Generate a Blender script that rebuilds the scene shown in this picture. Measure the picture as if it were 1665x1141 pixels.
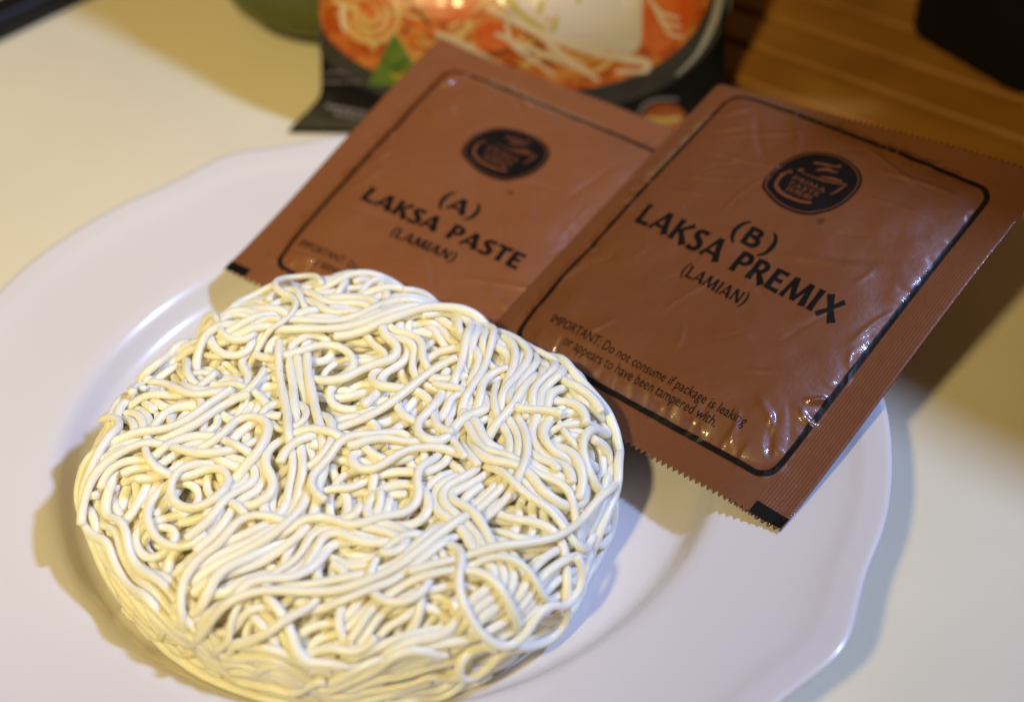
import bpy, bmesh, math, random
import numpy as np
from mathutils import Matrix, Vector

for o in list(bpy.data.objects): bpy.data.objects.remove(o)
SC = bpy.context.scene
COL = SC.collection
R_ = math.radians

# ------------------------------------------------------------------ camera
CAM_POS = np.array([0.03515, -0.26056, 0.28083])
CAM_R = np.array([0.99832, -0.03927, -0.04253])
CAM_U = np.array([0.05788, 0.67724, 0.73348])
CAM_F = np.array([0.0, 0.73471, -0.67838])
cam = bpy.data.cameras.new('camera')
cam_o = bpy.data.objects.new('camera', cam); COL.objects.link(cam_o)
cam_o.matrix_world = Matrix([[CAM_R[i], CAM_U[i], -CAM_F[i], CAM_POS[i]] for i in range(3)] + [[0, 0, 0, 1]])
cam.sensor_width = 36.0; cam.lens = 46.9
cam.clip_start = 0.01; cam.clip_end = 50
cam.dof.use_dof = True; cam.dof.focus_distance = 0.349; cam.dof.aperture_fstop = 5.6
SC.camera = cam_o

# ------------------------------------------------------------------ light
w = bpy.data.worlds.new('World'); SC.world = w; w.use_nodes = True
bg = w.node_tree.nodes['Background']
bg.inputs[0].default_value = (1.0, 0.50, 0.13, 1); bg.inputs[1].default_value = 0.10

def aim(o, pos, target):
    o.location = pos
    o.rotation_euler = (Vector(pos) - Vector(target)).to_track_quat('Z', 'Y').to_euler()
# warm shaded lamp to the left, behind the camera
l = bpy.data.lights.new('warm_lamp', 'SPOT'); l.energy = 43; l.color = (1.0, 0.785, 0.35)
l.spot_size = R_(59); l.spot_blend = 1.0; l.shadow_soft_size = 0.045
o = bpy.data.objects.new('warm_lamp', l); COL.objects.link(o); aim(o, (-0.342, -0.567, 0.843), (-0.17, 0.25, 0.0))
# cool lamp to the right, on the camera's side of the table
l = bpy.data.lights.new('cool_lamp', 'AREA'); l.shape = 'DISK'; l.size = 0.105; l.energy = 15.0; l.color = (0.38, 0.53, 0.98)
o = bpy.data.objects.new('cool_lamp', l); COL.objects.link(o); aim(o, (0.846, 0.114, 0.96), (0.05, 0.03, 0.0))

SC.view_settings.view_transform = 'Standard'; SC.view_settings.look = 'None'
SC.view_settings.exposure = 0.0; SC.view_settings.gamma = 1.0
SC.render.engine = 'CYCLES'
SC.cycles.use_denoising = True
SC.cycles.max_bounces = 12; SC.cycles.diffuse_bounces = 8

# ------------------------------------------------------------------ helpers
def tag(o, label=None, cat=None, group=None, kind=None):
    if label: o['label'] = label
    if cat: o['category'] = cat
    if group: o['group'] = group
    if kind: o['kind'] = kind
    return o

def empty(name, loc=(0, 0, 0)):
    o = bpy.data.objects.new(name, None); o.empty_display_size = 0.01
    COL.objects.link(o); o.location = loc
    return o

def link_mesh(name, me, mat, parent=None, smooth=True):
    if mat and not me.materials: me.materials.append(mat)
    if smooth: me.polygons.foreach_set('use_smooth', [True] * len(me.polygons))
    o = bpy.data.objects.new(name, me); COL.objects.link(o)
    if parent:
        o.parent = parent
        o.matrix_parent_inverse = Matrix.Translation(parent.location).inverted()
    return o

def obj(name, verts, faces, mat, parent=None, smooth=True):
    me = bpy.data.meshes.new(name)
    me.from_pydata([tuple(map(float, v)) for v in verts], [], [tuple(int(i) for i in f) for f in faces])
    me.update()
    return link_mesh(name, me, mat, parent, smooth)

def bm_obj(name, bm, mat, parent=None, smooth=True):
    me = bpy.data.meshes.new(name); bm.to_mesh(me); bm.free()
    return link_mesh(name, me, mat, parent, smooth)

def rbox(w_, d_, h_, r, seg=4, rv=None):
    """box on z=0, rounded upright corners and softened top and bottom edges"""
    rv = rv or min(r * 0.5, h_ * 0.3)
    prof = [(rv * (1 - math.cos(a)), rv * (1 - math.sin(a))) for a in [0, R_(30), R_(60), R_(90)]]
    rings = []
    lv = [(rv - rv * math.sin(R_(a)), rv - rv * math.cos(R_(a))) for a in (0, 30, 60, 90)]
    lv = [(i, z) for i, z in lv] + [(i, h_ - z) for i, z in reversed(lv)]
    verts, faces = [], []
    for inset, z in lv:
        ring = []
        for cx, cy, a0 in ((1, 1, 0), (-1, 1, 90), (-1, -1, 180), (1, -1, 270)):
            for k in range(seg + 1):
                a = R_(a0 + 90 * k / seg)
                rr = max(r - inset, 1e-4)
                ring.append((cx * (w_ / 2 - r) + rr * math.cos(a), cy * (d_ / 2 - r) + rr * math.sin(a), z))
        rings.append(ring)
    n = len(rings[0])
    for ring in rings: verts += ring
    for i in range(len(rings) - 1):
        for k in range(n):
            faces.append((i * n + k, i * n + (k + 1) % n, (i + 1) * n + (k + 1) % n, (i + 1) * n + k))
    faces.append(tuple(reversed(range(n)))); faces.append(tuple(range((len(rings) - 1) * n, len(rings) * n)))
    return verts, faces

def xform(verts, loc, rz):
    c, s = math.cos(rz), math.sin(rz)
    return [(loc[0] + c * x - s * y, loc[1] + s * x + c * y, loc[2] + z) for x, y, z in verts]

def lathe(profile, n=64, mod=None):
    verts, faces = [], []
    m = len(profile)
    for k in range(n):
        a = 2 * math.pi * k / n
        for r, z in profile:
            rr = r if mod is None else mod(r, z, a)[0]
            zz = z if mod is None else mod(r, z, a)[1]
            verts.append((rr * math.cos(a), rr * math.sin(a), zz))
    for k in range(n):
        for i in range(m - 1):
            faces.append((k * m + i, ((k + 1) % n) * m + i, ((k + 1) % n) * m + i + 1, k * m + i + 1))
    return verts, faces

def sstep(a, b, x):
    t = np.clip((np.asarray(x, float) - a) / (b - a), 0, 1); return t * t * (3 - 2 * t)

_rs = np.random.RandomState(7)
_NT = _rs.rand(64, 64)
def vnoise(x, y):
    x = np.asarray(x, float); y = np.asarray(y, float)
    ix = np.floor(x).astype(int); iy = np.floor(y).astype(int)
    fx = x - ix; fy = y - iy; fx = fx * fx * (3 - 2 * fx); fy = fy * fy * (3 - 2 * fy)
    g = lambda a, b: _NT[a % 64, b % 64]
    return (g(ix, iy) * (1 - fx) + g(ix + 1, iy) * fx) * (1 - fy) + (g(ix, iy + 1) * (1 - fx) + g(ix + 1, iy + 1) * fx) * fy - 0.5

# ------------------------------------------------------------------ materials
def material(name, base, rough=0.5, spec=0.5, coat=0.0, coat_rough=0.1, metal=0.0, sss=0.0, sss_radius=(1, .7, .4), sss_scale=0.002,
             var=None, var_scale=60, bump=None, bump_scale=200, bump_dist=0.0005, rough_var=0.0):
    m = bpy.data.materials.new(name); m.use_nodes = True
    nt = m.node_tree; p = nt.nodes['Principled BSDF']
    p.inputs['Base Color'].default_value = (*base, 1)
    p.inputs['Roughness'].default_value = rough
    p.inputs['Specular IOR Level'].default_value = spec
    p.inputs['Metallic'].default_value = metal
    p.inputs['Coat Weight'].default_value = coat
    p.inputs['Coat Roughness'].default_value = coat_rough
    if sss:
        p.inputs['Subsurface Weight'].default_value = sss
        p.inputs['Subsurface Radius'].default_value = sss_radius
        p.inputs['Subsurface Scale'].default_value = sss_scale
    tc = nt.nodes.new('ShaderNodeTexCoord')
    if var:
        n = nt.nodes.new('ShaderNodeTexNoise'); n.inputs['Scale'].default_value = var_scale; n.inputs['Detail'].default_value = 6
        nt.links.new(tc.outputs['Object'], n.inputs['Vector'])
        mx = nt.nodes.new('ShaderNodeMix'); mx.data_type = 'RGBA'
        mx.inputs[6].default_value = (*base, 1); mx.inputs[7].default_value = (*var, 1)
        rp = nt.nodes.new('ShaderNodeMapRange'); rp.inputs[1].default_value = 0.4; rp.inputs[2].default_value = 0.7
        nt.links.new(n.outputs[0], rp.inputs[0]); nt.links.new(rp.outputs[0], mx.inputs[0])
        nt.links.new(mx.outputs[2], p.inputs['Base Color'])
        if rough_var:
            rr = nt.nodes.new('ShaderNodeMapRange'); rr.inputs[3].default_value = rough - rough_var; rr.inputs[4].default_value = rough + rough_var
            nt.links.new(n.outputs[0], rr.inputs[0]); nt.links.new(rr.outputs[0], p.inputs['Roughness'])
    if bump:
        n2 = nt.nodes.new('ShaderNodeTexNoise'); n2.inputs['Scale'].default_value = bump_scale; n2.inputs['Detail'].default_value = 4
        nt.links.new(tc.outputs['Object'], n2.inputs['Vector'])
        b = nt.nodes.new('ShaderNodeBump'); b.inputs['Strength'].default_value = bump; b.inputs['Distance'].default_value = bump_dist
        nt.links.new(n2.outputs[0], b.inputs['Height']); nt.links.new(b.outputs[0], p.inputs['Normal'])
    return m

def film_material(name, base, eu, ev):
    """glossy laminate with crimped seal ribs outside +-eu, +-ev millimetres (UV map holds millimetres)"""
    m = material(name, base, rough=0.46, spec=0.6, coat=0.9, coat_rough=0.07)
    nt = m.node_tree; p = nt.nodes['Principled BSDF']; L = nt.links
    uv = nt.nodes.new('ShaderNodeUVMap'); sp = nt.nodes.new('ShaderNodeSeparateXYZ'); L.new(uv.outputs[0], sp.inputs[0])
    def math_(op, a, b=None):
        n = nt.nodes.new('ShaderNodeMath'); n.operation = op
        for i, x in enumerate((a, b)):
            if x is None: continue
            if isinstance(x, (int, float)): n.inputs[i].default_value = x
            else: L.new(x, n.inputs[i])
        return n.outputs[0]
    au = math_('ABSOLUTE', sp.outputs[0]); av = math_('ABSOLUTE', sp.outputs[1])
    inu = math_('GREATER_THAN', au, eu); inv = math_('GREATER_THAN', av, ev)
    ribu = math_('MULTIPLY', math_('SINE', math_('MULTIPLY', sp.outputs[0], 2 * math.pi / 0.95)), inu)
    ribv = math_('MULTIPLY', math_('SINE', math_('MULTIPLY', sp.outputs[1], 2 * math.pi / 0.95)), inv)
    n1 = nt.nodes.new('ShaderNodeTexNoise'); n1.inputs['Scale'].default_value = 0.22; n1.inputs['Detail'].default_value = 3
    L.new(uv.outputs[0], n1.inputs['Vector'])
    rib = math_('MULTIPLY', math_('ADD', ribu, ribv), math_('MULTIPLY', n1.outputs[0], 0.9))
    n2 = nt.nodes.new('ShaderNodeTexNoise'); n2.inputs['Scale'].default_value = 0.35; n2.inputs['Detail'].default_value = 6; n2.inputs['Roughness'].default_value = 0.6
    L.new(uv.outputs[0], n2.inputs['Vector'])
    # seal edges show a row of tiny pressed dots
    h = math_('ADD', math_('MULTIPLY', rib, 0.045), math_('MULTIPLY', n2.outputs[0], 0.17))
    b = nt.nodes.new('ShaderNodeBump'); b.inputs['Strength'].default_value = 1.0; b.inputs['Distance'].default_value = 0.001
    L.new(h, b.inputs['Height']); L.new(b.outputs[0], p.inputs['Normal']); L.new(b.outputs[0], p.inputs['Coat Normal'])
    # faint tone mottling of the ink
    mx = nt.nodes.new('ShaderNodeMix'); mx.data_type = 'RGBA'
    mx.inputs[6].default_value = (*[c * 0.92 for c in base], 1); mx.inputs[7].default_value = (*[c * 1.07 for c in base], 1)
    L.new(n1.outputs[0], mx.inputs[0]); L.new(mx.outputs[2], p.inputs['Base Color'])
    return m

M = {}
M['table'] = material('table_laminate', (0.79, 0.725, 0.525), rough=0.42, spec=0.4, var=(0.73, 0.67, 0.48), var_scale=11, bump=0.12, bump_scale=240, rough_var=0.10)
M['plate'] = material('white_porcelain', (0.70, 0.685, 0.69), rough=0.24, spec=0.45, coat=0.10, coat_rough=0.08, bump=0.03, bump_scale=50, var=(0.67, 0.655, 0.655), var_scale=9)
M['ink'] = material('black_ink', (0.005, 0.004, 0.004), rough=0.5, spec=0.2, coat=0.22, coat_rough=0.12)
M['logo_ink'] = material('brown_ink', (0.15, 0.048, 0.018), rough=0.35, coat=0.5, coat_rough=0.10)
M['faint_ink'] = material('faint_dark_ink', (0.05, 0.02, 0.012), rough=0.4)
M['film_b'] = film_material('brown_film', (0.158, 0.053, 0.016), 51.5, 57)
M['film_a'] = film_material('brown_film_light', (0.222, 0.076, 0.023), 44, 49)
M['pack'] = material('black_pack_film', (0.005, 0.0045, 0.0045), rough=0.40, spec=0.12, coat=0.05, coat_rough=0.12, bump=0.3, bump_scale=45, bump_dist=0.002)
M['wood'] = material('wood', (0.30, 0.130, 0.018), rough=0.5, var=(0.21, 0.085, 0.011), var_scale=30)
M['black'] = material('matt_black', (0.006, 0.005, 0.005), rough=0.65, spec=0.15, var=(0.010, 0.008, 0.007), var_scale=30)
M['tray_black'] = material('black_plastic', (0.007, 0.006, 0.006), rough=0.5, spec=0.25)
M['tray_in'] = material('pale_tray_bed', (0.55, 0.56, 0.53), rough=0.4)
M['green'] = material('olive_green_glaze', (0.085, 0.10, 0.012), rough=0.35, spec=0.4, var=(0.06, 0.075, 0.010), var_scale=25)
M['card'] = material('kraft_card', (0.30, 0.19, 0.10), rough=0.8, var=(0.26, 0.16, 0.08), var_scale=40)
M['crumb'] = material('dark_crumb', (0.26, 0.20, 0.10), rough=0.8)

def noodle_material():
    m = material('noodle_dough', (0.86, 0.76, 0.49), rough=0.45, spec=0.55, sss=0.85, sss_radius=(1.0, 0.75, 0.25), sss_scale=0.0030, coat=0.18, coat_rough=0.28)
    nt = m.node_tree; p = nt.nodes['Principled BSDF']; L = nt.links
    oi = nt.nodes.new('ShaderNodeObjectInfo')
    tc = nt.nodes.new('ShaderNodeTexCoord')
    n = nt.nodes.new('ShaderNodeTexNoise'); n.inputs['Scale'].default_value = 180; n.inputs['Detail'].default_value = 3
    L.new(tc.outputs['Object'], n.inputs['Vector'])
    a = nt.nodes.new('ShaderNodeMath'); a.operation = 'ADD'; L.new(oi.outputs['Random'], a.inputs[0]); L.new(n.outputs[0], a.inputs[1])
    r = nt.nodes.new('ShaderNodeMapRange'); r.inputs[1].default_value = 0.3; r.inputs[2].default_value = 1.7; L.new(a.outputs[0], r.inputs[0])
    mx = nt.nodes.new('ShaderNodeMix'); mx.data_type = 'RGBA'
    mx.inputs[6].default_value = (0.97, 0.93, 0.81, 1); mx.inputs[7].default_value = (0.965, 0.90, 0.72, 1)
    L.new(r.outputs[0], mx.inputs[0]); L.new(mx.outputs[2], p.inputs['Base Color'])
    b = nt.nodes.new('ShaderNodeBump'); b.inputs['Strength'].default_value = 0.25; b.inputs['Distance'].default_value = 0.0004
    n2 = nt.nodes.new('ShaderNodeTexNoise'); n2.inputs['Scale'].default_value = 700; n2.inputs['Detail'].default_value = 3
    L.new(tc.outputs['Object'], n2.inputs['Vector']); L.new(n2.outputs[0], b.inputs['Height']); L.new(b.outputs[0], p.inputs['Normal'])
    return m
M['noodle'] = noodle_material()

# ------------------------------------------------------------------ table
v, f = rbox(1.3, 1.1, 0.03, 0.02)
tag(obj('table', xform(v, (0.05, 0.12, -0.03), 0), f, M['table'], smooth=False), kind='structure')

# ------------------------------------------------------------------ plate
PLATE_PROF = [(0.0, 0.0062), (0.030, 0.0060), (0.060, 0.0059), (0.078, 0.0060), (0.0835, 0.0064), (0.0866, 0.0076), (0.0886, 0.0100),
              (0.0902, 0.0128), (0.0918, 0.0148), (0.0938, 0.0159), (0.0965, 0.0164), (0.106, 0.0179), (0.115, 0.0194), (0.122, 0.0208), (0.1255, 0.0218),
              (0.1272, 0.0226), (0.1290, 0.0231), (0.1312, 0.0235), (0.1332, 0.0240), (0.1346, 0.0241), (0.1352, 0.0234), (0.1346, 0.0225),
              (0.130, 0.0205), (0.115, 0.0160), (0.098, 0.0125), (0.088, 0.0070), (0.083, 0.0030), (0.081, 0.0008), (0.078, 0.0008),
              (0.076, 0.0026), (0.040, 0.0030), (0.0, 0.0030)]
def scallop(a):
    s = -0.15
    for k in range(7):
        d = (a - R_(-39.5 + 360 / 7 * k) + math.pi) % (2 * math.pi) - math.pi
        s += 2.7 * math.exp(-(d / R_(5.0)) ** 2) - 0.9 * math.exp(-((abs(d) - R_(10.5)) / R_(4.5)) ** 2)
    return s * 0.001
def plate_mod(r, z, a):
    w_ = float(sstep(0.100, 0.134, r))
    s = scallop(a)
    return r + s * w_, z + 0.15 * s * w_
def plate_z(r):
    top = PLATE_PROF[:20]
    return np.interp(r, [p[0] for p in top], [p[1] for p in top], right=-1.0)
v, f = lathe(PLATE_PROF, 280, plate_mod)
f = [tuple(reversed(q)) for q in f]
plate = obj('plate', v, f, M['plate'])
tag(plate, 'large white porcelain plate with scalloped rim and sunken well', 'plate')

# ------------------------------------------------------------------ sheet surfaces (sachets, packet)
class Sheet:
    """front surface sampled on a grid of parameters (u, v in mm); gives points and normals for prints"""
    def __init__(s, us, vs, G):
        s.us, s.vs, s.G = us, vs, G
        du = np.gradient(G, axis=1); dv = np.gradient(G, axis=0)
        n = np.cross(du, dv); n /= np.linalg.norm(n, axis=2, keepdims=True) + 1e-12
        s.N = n
    def at(s, u, v, off):
        u = np.asarray(u, float); v = np.asarray(v, float)
        x = np.clip((u - s.us[0]) / (s.us[1] - s.us[0]), 0, len(s.us) - 1.001)
        y = np.clip((v - s.vs[0]) / (s.vs[1] - s.vs[0]), 0, len(s.vs) - 1.001)
        i = x.astype(int); j = y.astype(int); fx = (x - i)[:, None]; fy = (y - j)[:, None]
        def lerp(A): return (A[j, i] * (1 - fx) + A[j, i + 1] * fx) * (1 - fy) + (A[j + 1, i] * (1 - fx) + A[j + 1, i + 1] * fx) * fy
        n = lerp(s.N); n /= np.linalg.norm(n, axis=1, keepdims=True)
        return lerp(s.G) + n * off

def print_on(sheet, name, verts2, faces, mat, parent, off=0.00016, step=2.0):
    """flat print: 2-D outline (mm) cut to the sheet's grid and laid on its surface"""
    bm = bmesh.new()
    vs = [bm.verts.new((x, y, 0)) for x, y in verts2]
    for fc in faces:
        try: bm.faces.new([vs[i] for i in fc])
        except ValueError: pass
    if step:
        xs = [p[0] for p in verts2]; ys = [p[1] for p in verts2]
        for lo, hi, nrm in ((min(xs), max(xs), (1, 0, 0)), (min(ys), max(ys), (0, 1, 0))):
            k = math.ceil(lo / step) * step
            while k < hi:
                co = (k, 0, 0) if nrm[0] else (0, k, 0)
                bmesh.ops.bisect_plane(bm, geom=bm.verts[:] + bm.edges[:] + bm.faces[:], dist=1e-5, plane_co=co, plane_no=nrm)
                k += step
    bmesh.ops.triangulate(bm, faces=[fc for fc in bm.faces if len(fc.verts) > 4])
    P = np.array([v_.co[:2] for v_ in bm.verts])
    Q = sheet.at(P[:, 0], P[:, 1], off)
    for v_, q in zip(bm.verts, Q): v_.co = q
    bm.normal_update()
    mid = sheet.N[len(sheet.vs) // 2, len(sheet.us) // 2]
    if sum((fc.normal.dot(Vector(mid)) for fc in bm.faces)) < 0: bmesh.ops.reverse_faces(bm, faces=bm.faces[:])
    return bm_obj(name, bm, mat, parent, smooth=False)

def smooth_line(pts, n=8, closed=False):
    P = np.array(pts, float); m = len(P); out = []
    idx = range(m if closed else m - 1)
    for i in idx:
        p0 = P[(i - 1) % m] if closed or i > 0 else P[i]
        p1 = P[i]; p2 = P[(i + 1) % m]
        p3 = P[(i + 2) % m] if closed or i + 2 < m else p2
        for k in range(n):
            t = k / n
            out.append(0.5 * ((2 * p1) + (p2 - p0) * t + (2 * p0 - 5 * p1 + 4 * p2 - p3) * t * t + (3 * p1 - p0 - 3 * p2 + p3) * t ** 3))
    if not closed: out.append(P[-1])
    return np.array(out)

def ribbon(pts):
    """pts rows: x, y, full width -> verts, quads"""
    P = np.array(pts, float); d = np.gradient(P[:, :2], axis=0); d /= np.linalg.norm(d, axis=1, keepdims=True) + 1e-9
    nn = np.c_[-d[:, 1], d[:, 0]] * P[:, 2:3] / 2
    A = P[:, :2] + nn; B = P[:, :2] - nn; n = len(P)
    return [tuple(x) for x in A] + [tuple(x) for x in B], [(i, n + i, n + i + 1, i + 1) for i in range(n - 1)]

def merge(parts):
    V, F = [], []
    for v_, f_ in parts:
        o = len(V); V += v_; F += [tuple(i + o for i in q) for q in f_]
    return V, F

# heavy flared capitals: strokes of (x, y, width) on a unit-high body
def _st(*p): return [(x, y, w_) for x, y, w_ in p]
GLYPH = {
 'L': (0.60, [_st((.13, 0, .25), (.13, .12, .21), (.13, .5, .185), (.13, .9, .21), (.13, 1, .25)), _st((.10, .075, .15), (.40, .075, .145), (.58, .09, .19))]),
 'A': (0.80, [_st((.055, 0, .14), (.22, .5, .115), (.39, 1, .17)), _st((.39, 1, .22), (.53, .5, .19), (.70, 0, .25)), _st((.20, .27, .12), (.58, .27, .12))]),
 'K': (0.72, [_st((.13, 0, .25), (.13, .12, .21), (.13, .5, .185), (.13, .9, .21), (.13, 1, .25)), _st((.20, .42, .12), (.42, .72, .13), (.62, 1, .18)), _st((.27, .56, .16), (.46, .30, .19), (.66, 0, .26))]),
 'P': (0.62, [_st((.13, 0, .25), (.13, .12, .21), (.13, .5, .185), (.13, .9, .19), (.13, 1, .20)), _st((.12, .935, .13), (.33, .93, .14), (.46, .86, .17), (.50, .70, .19), (.45, .54, .16), (.33, .46, .13), (.20, .45, .11))]),
 'R': (0.70, [_st((.13, 0, .25), (.13, .12, .21), (.13, .5, .185), (.13, .9, .19), (.13, 1, .20)), _st((.12, .935, .13), (.33, .93, .14), (.45, .86, .17), (.49, .71, .18), (.44, .56, .15), (.33, .49, .13), (.20, .48, .11)), _st((.30, .52, .15), (.46, .28, .18), (.66, 0, .25))]),
 'E': (0.58, [_st((.13, 0, .21), (.13, .5, .19), (.13, 1, .21)), _st((.10, .93, .14), (.36, .93, .135), (.52, .92, .17)), _st((.12, .52, .13), (.34, .52, .13), (.47, .52, .16)), _st((.10, .07, .14), (.38, .07, .14), (.55, .085, .18))]),
 'M': (1.00, [_st((.09, 0, .19), (.13, .5, .14), (.18, 1, .16)), _st((.19, 1, .21), (.34, .5, .19), (.49, .05, .16)), _st((.49, .05, .15), (.63, .5, .14), (.77, 1, .18)), _st((.78, 1, .19), (.83, .5, .19), (.88, 0, .25))]),
 'I': (0.28, [_st((.13, 0, .25), (.13, .12, .21), (.13, .5, .185), (.13, .88, .21), (.13, 1, .25))]),
 'X': (0.78, [_st((.10, 1, .25), (.36, .5, .19), (.66, 0, .27)), _st((.62, 1, .18), (.36, .5, .13), (.08, 0, .18))]),
 'T': (0.64, [_st((.32, 0, .25), (.32, .12, .21), (.32, .5, .185), (.32, .95, .19)), _st((.02, .92, .19), (.16, .93, .145), (.48, .93, .145), (.62, .92, .19))]),
 'N': (0.80, [_st((.10, 0, .17), (.11, .5, .13), (.12, 1, .16)), _st((.13, .98, .22), (.38, .5, .20), (.64, .02, .20)), _st((.66, 0, .15), (.66, .5, .13), (.66, 1, .18))]),
 'B': (0.66, [_st((.13, 0, .20), (.13, .5, .19), (.13, 1, .20)), _st((.12, .94, .12), (.32, .93, .14), (.43, .85, .17), (.44, .72, .17), (.36, .58, .14), (.20, .53, .11)), _st((.20, .53, .11), (.38, .50, .15), (.50, .39, .18), (.50, .22, .18), (.40, .09, .15), (.22, .06, .12), (.10, .06, .12))]),
 'S': (0.56, [_st((.49, .88, .20), (.40, .935, .15), (.28, .94, .14), (.15, .87, .17), (.11, .74, .19), (.19, .61, .19), (.33, .50, .20), (.43, .38, .20), (.46, .25, .19), (.39, .11, .17), (.26, .06, .14), (.14, .07, .15), (.05, .12, .20))]),
 '(': (0.34, [_st((.33, 1.18, .05), (.20, .98, .11), (.13, .75, .15), (.11, .48, .165), (.13, .20, .15), (.20, -.04, .11), (.33, -.24, .05))]),
 ')': (0.34, [_st((.01, 1.18, .05), (.14, .98, .11), (.21, .75, .15), (.23, .48, .165), (.21, .20, .15), (.14, -.04, .11), (.01, -.24, .05))]),
 ' ': (0.36, []),
}
def heading(text, cx, base, width, cap, weight=1.0, slant=0.0):
    """returns one (verts, faces) per glyph, centred on cx, baseline base, set to the given width"""
    tot = sum(GLYPH[c][0] + 0.05 for c in text) - 0.05
    sx = width / tot; x = cx - width / 2; out = []
    for ch in text:
        adv, strokes = GLYPH[ch]; parts = []
        for st in strokes:
            s = smooth_line(st, 5)
            s = np.c_[s[:, 0] * sx + x + slant * s[:, 1] * cap, s[:, 1] * cap + base, s[:, 2] * weight * (sx + cap) / 2]
            parts.append(ribbon(s))
        if parts: out.append(merge(parts))
        x += (adv + 0.05) * sx
    return out

def font_mesh(text, cx, base, width, height, bold=0.0, align='CENTER', left=None):
    """small print from the built-in typeface, scaled to width x cap height (mm)"""
    cu = bpy.data.curves.new('print', 'FONT'); cu.body = text; cu.size = 1.0; cu.offset = bold; cu.resolution_u = 2
    o = bpy.data.objects.new('print', cu); COL.objects.link(o)
    dg = bpy.context.evaluated_depsgraph_get(); dg.update()
    me = bpy.data.meshes.new_from_object(o.evaluated_get(dg))
    V = np.array([v_.co[:2] for v_ in me.vertices]); F = [tuple(p.vertices) for p in me.polygons]
    bpy.data.objects.remove(o); bpy.data.curves.remove(cu); bpy.data.meshes.remove(me)
    if len(V) == 0: return [], []
    x0, x1 = V[:, 0].min(), V[:, 0].max()
    sx = width / (x1 - x0); sy = height / 0.73
    X = (V[:, 0] - x0) * sx + (left if left is not None else cx - width / 2); Y = V[:, 1] * sy + base
    return list(zip(X, Y)), F

# ------------------------------------------------------------------ sachets
PB = dict(c=np.array([0.10517, 0.03833, 0.03531]), u=np.array([0.71065, -0.70296, 0.02862]), v=np.array([0.67534, 0.69300, 0.25233]),
          n=np.array([-0.19721, -0.15999, 0.96722]), hu=61.5, hv=67.5, su=0.918, sv=1.016)
PA = dict(c=np.array([0.02768, 0.08468, 0.02469]), u=np.array([0.81921, -0.56427, -0.10242]), v=np.array([0.57324, 0.80036, 0.17556]),
          n=np.array([-0.01709, -0.20253, 0.97913]), hu=52.5, hv=58.1, su=1.09, sv=1.047)

def crease(U, V, a, b, amp, wd):
    a = np.array(a, float); b = np.array(b, float); d = b - a; L = np.hypot(*d); d /= L
    t = ((U - a[0]) * d[0] + (V - a[1]) * d[1]) / L; q = -(U - a[0]) * d[1] + (V - a[1]) * d[0]
    q = q + 0.6 * np.sin(t * 5.0 + a[0])
    return amp * np.exp(-(q / wd) ** 2) * np.clip(sstep(-0.05, 0.25, t) * (1 - sstep(0.6, 1.05, t)), 0, 1)

def sachet_height(U, V, fu, fv, H, seed, creases):
    rnd = random.Random(seed)
    du = fu - np.abs(U); dv = fv - np.abs(V)
    d = np.minimum(du, dv); dsm = -np.log(np.exp(-np.clip(du, -30, 90) / 5) + np.exp(-np.clip(dv, -30, 90) / 5)) * 5
    h = H * (1 - np.exp(-np.clip(dsm, 0, None) / (6.2 + 3.5 * sstep(15, 50, U))))
    inside = sstep(-1.0, 3.0, d)
    h += inside * 0.55 * vnoise(U / 17 + seed, V / 15 + 3) * 2
    h += inside * 0.22 * vnoise(U / 6 + seed, V / 6) * 2
    # pleats gathered along the seals
    for s in (-1, 1):
        for axis in (0, 1):
            ext = fv if axis == 0 else fu
            p = -ext + 2
            while p < ext - 2:
                L = rnd.uniform(2, 9); wd = rnd.uniform(0.55, 1.5); amp = rnd.uniform(-0.5, 0.5) * wd ** 0.5 * (0.55 if s > 0 and axis == 0 else 1.0); sk = rnd.uniform(-3, 3)
                if axis == 0: a, b = (s * (fu + 1.5), p), (s * (fu - L), p + sk)
                else: a, b = (p, s * (fv + 1.5)), (p + sk, s * (fv - L))
                h = h + crease(U, V, a, b, amp, wd)
                p += rnd.uniform(2.5, 7.5)
    if creases:                                                     # fine handling creases over the whole face
        for _ in range(46):
            x, y = rnd.uniform(-fu, fu), rnd.uniform(-fv, fv); L = rnd.uniform(6, 26); th = rnd.gauss(0.25, 0.7) + (math.pi / 2 if rnd.random() < 0.3 else 0)
            if abs(y + 0.85 * fv) < 6 and abs(x) < 40: continue
            h = h + crease(U, V, (x, y), (x + L * math.cos(th), y + L * math.sin(th)), rnd.choice([-1, 1]) * rnd.uniform(0.10, 0.30), rnd.uniform(0.5, 0.9)) * inside
    for a, b, amp, wd in creases: h = h + crease(U, V, a, b, amp, wd)
    return h

def bend_b(U, V):
    """slow curl of the whole sachet (mm along its normal)"""
    z = 1.2 * np.sin((V + 20) / 26) * sstep(40, 61, U) - 1.0 * np.sin((V + 5) / 30) * sstep(-40, -61, U) * 0
    z -= 0.5 * sstep(-50, -56, U) + 0.8 * sstep(52, 60, V) * sstep(0, -50, U)
    z += 0.8 * np.sin(U / 18.0) * sstep(52, 67, V) - 0.7 * np.sin(U / 14.0 + 1) * sstep(-52, -67, V)
    return z
def bend_a(U, V):
    return 0.9 * np.sin(V / 22.0) * sstep(-38, -52, U) + 0.8 * np.sin(U / 17.0 + 0.5) * sstep(44, 58, V) + 0.5 * np.sin(U / 9.0) * sstep(-46, -58, V)

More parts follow.
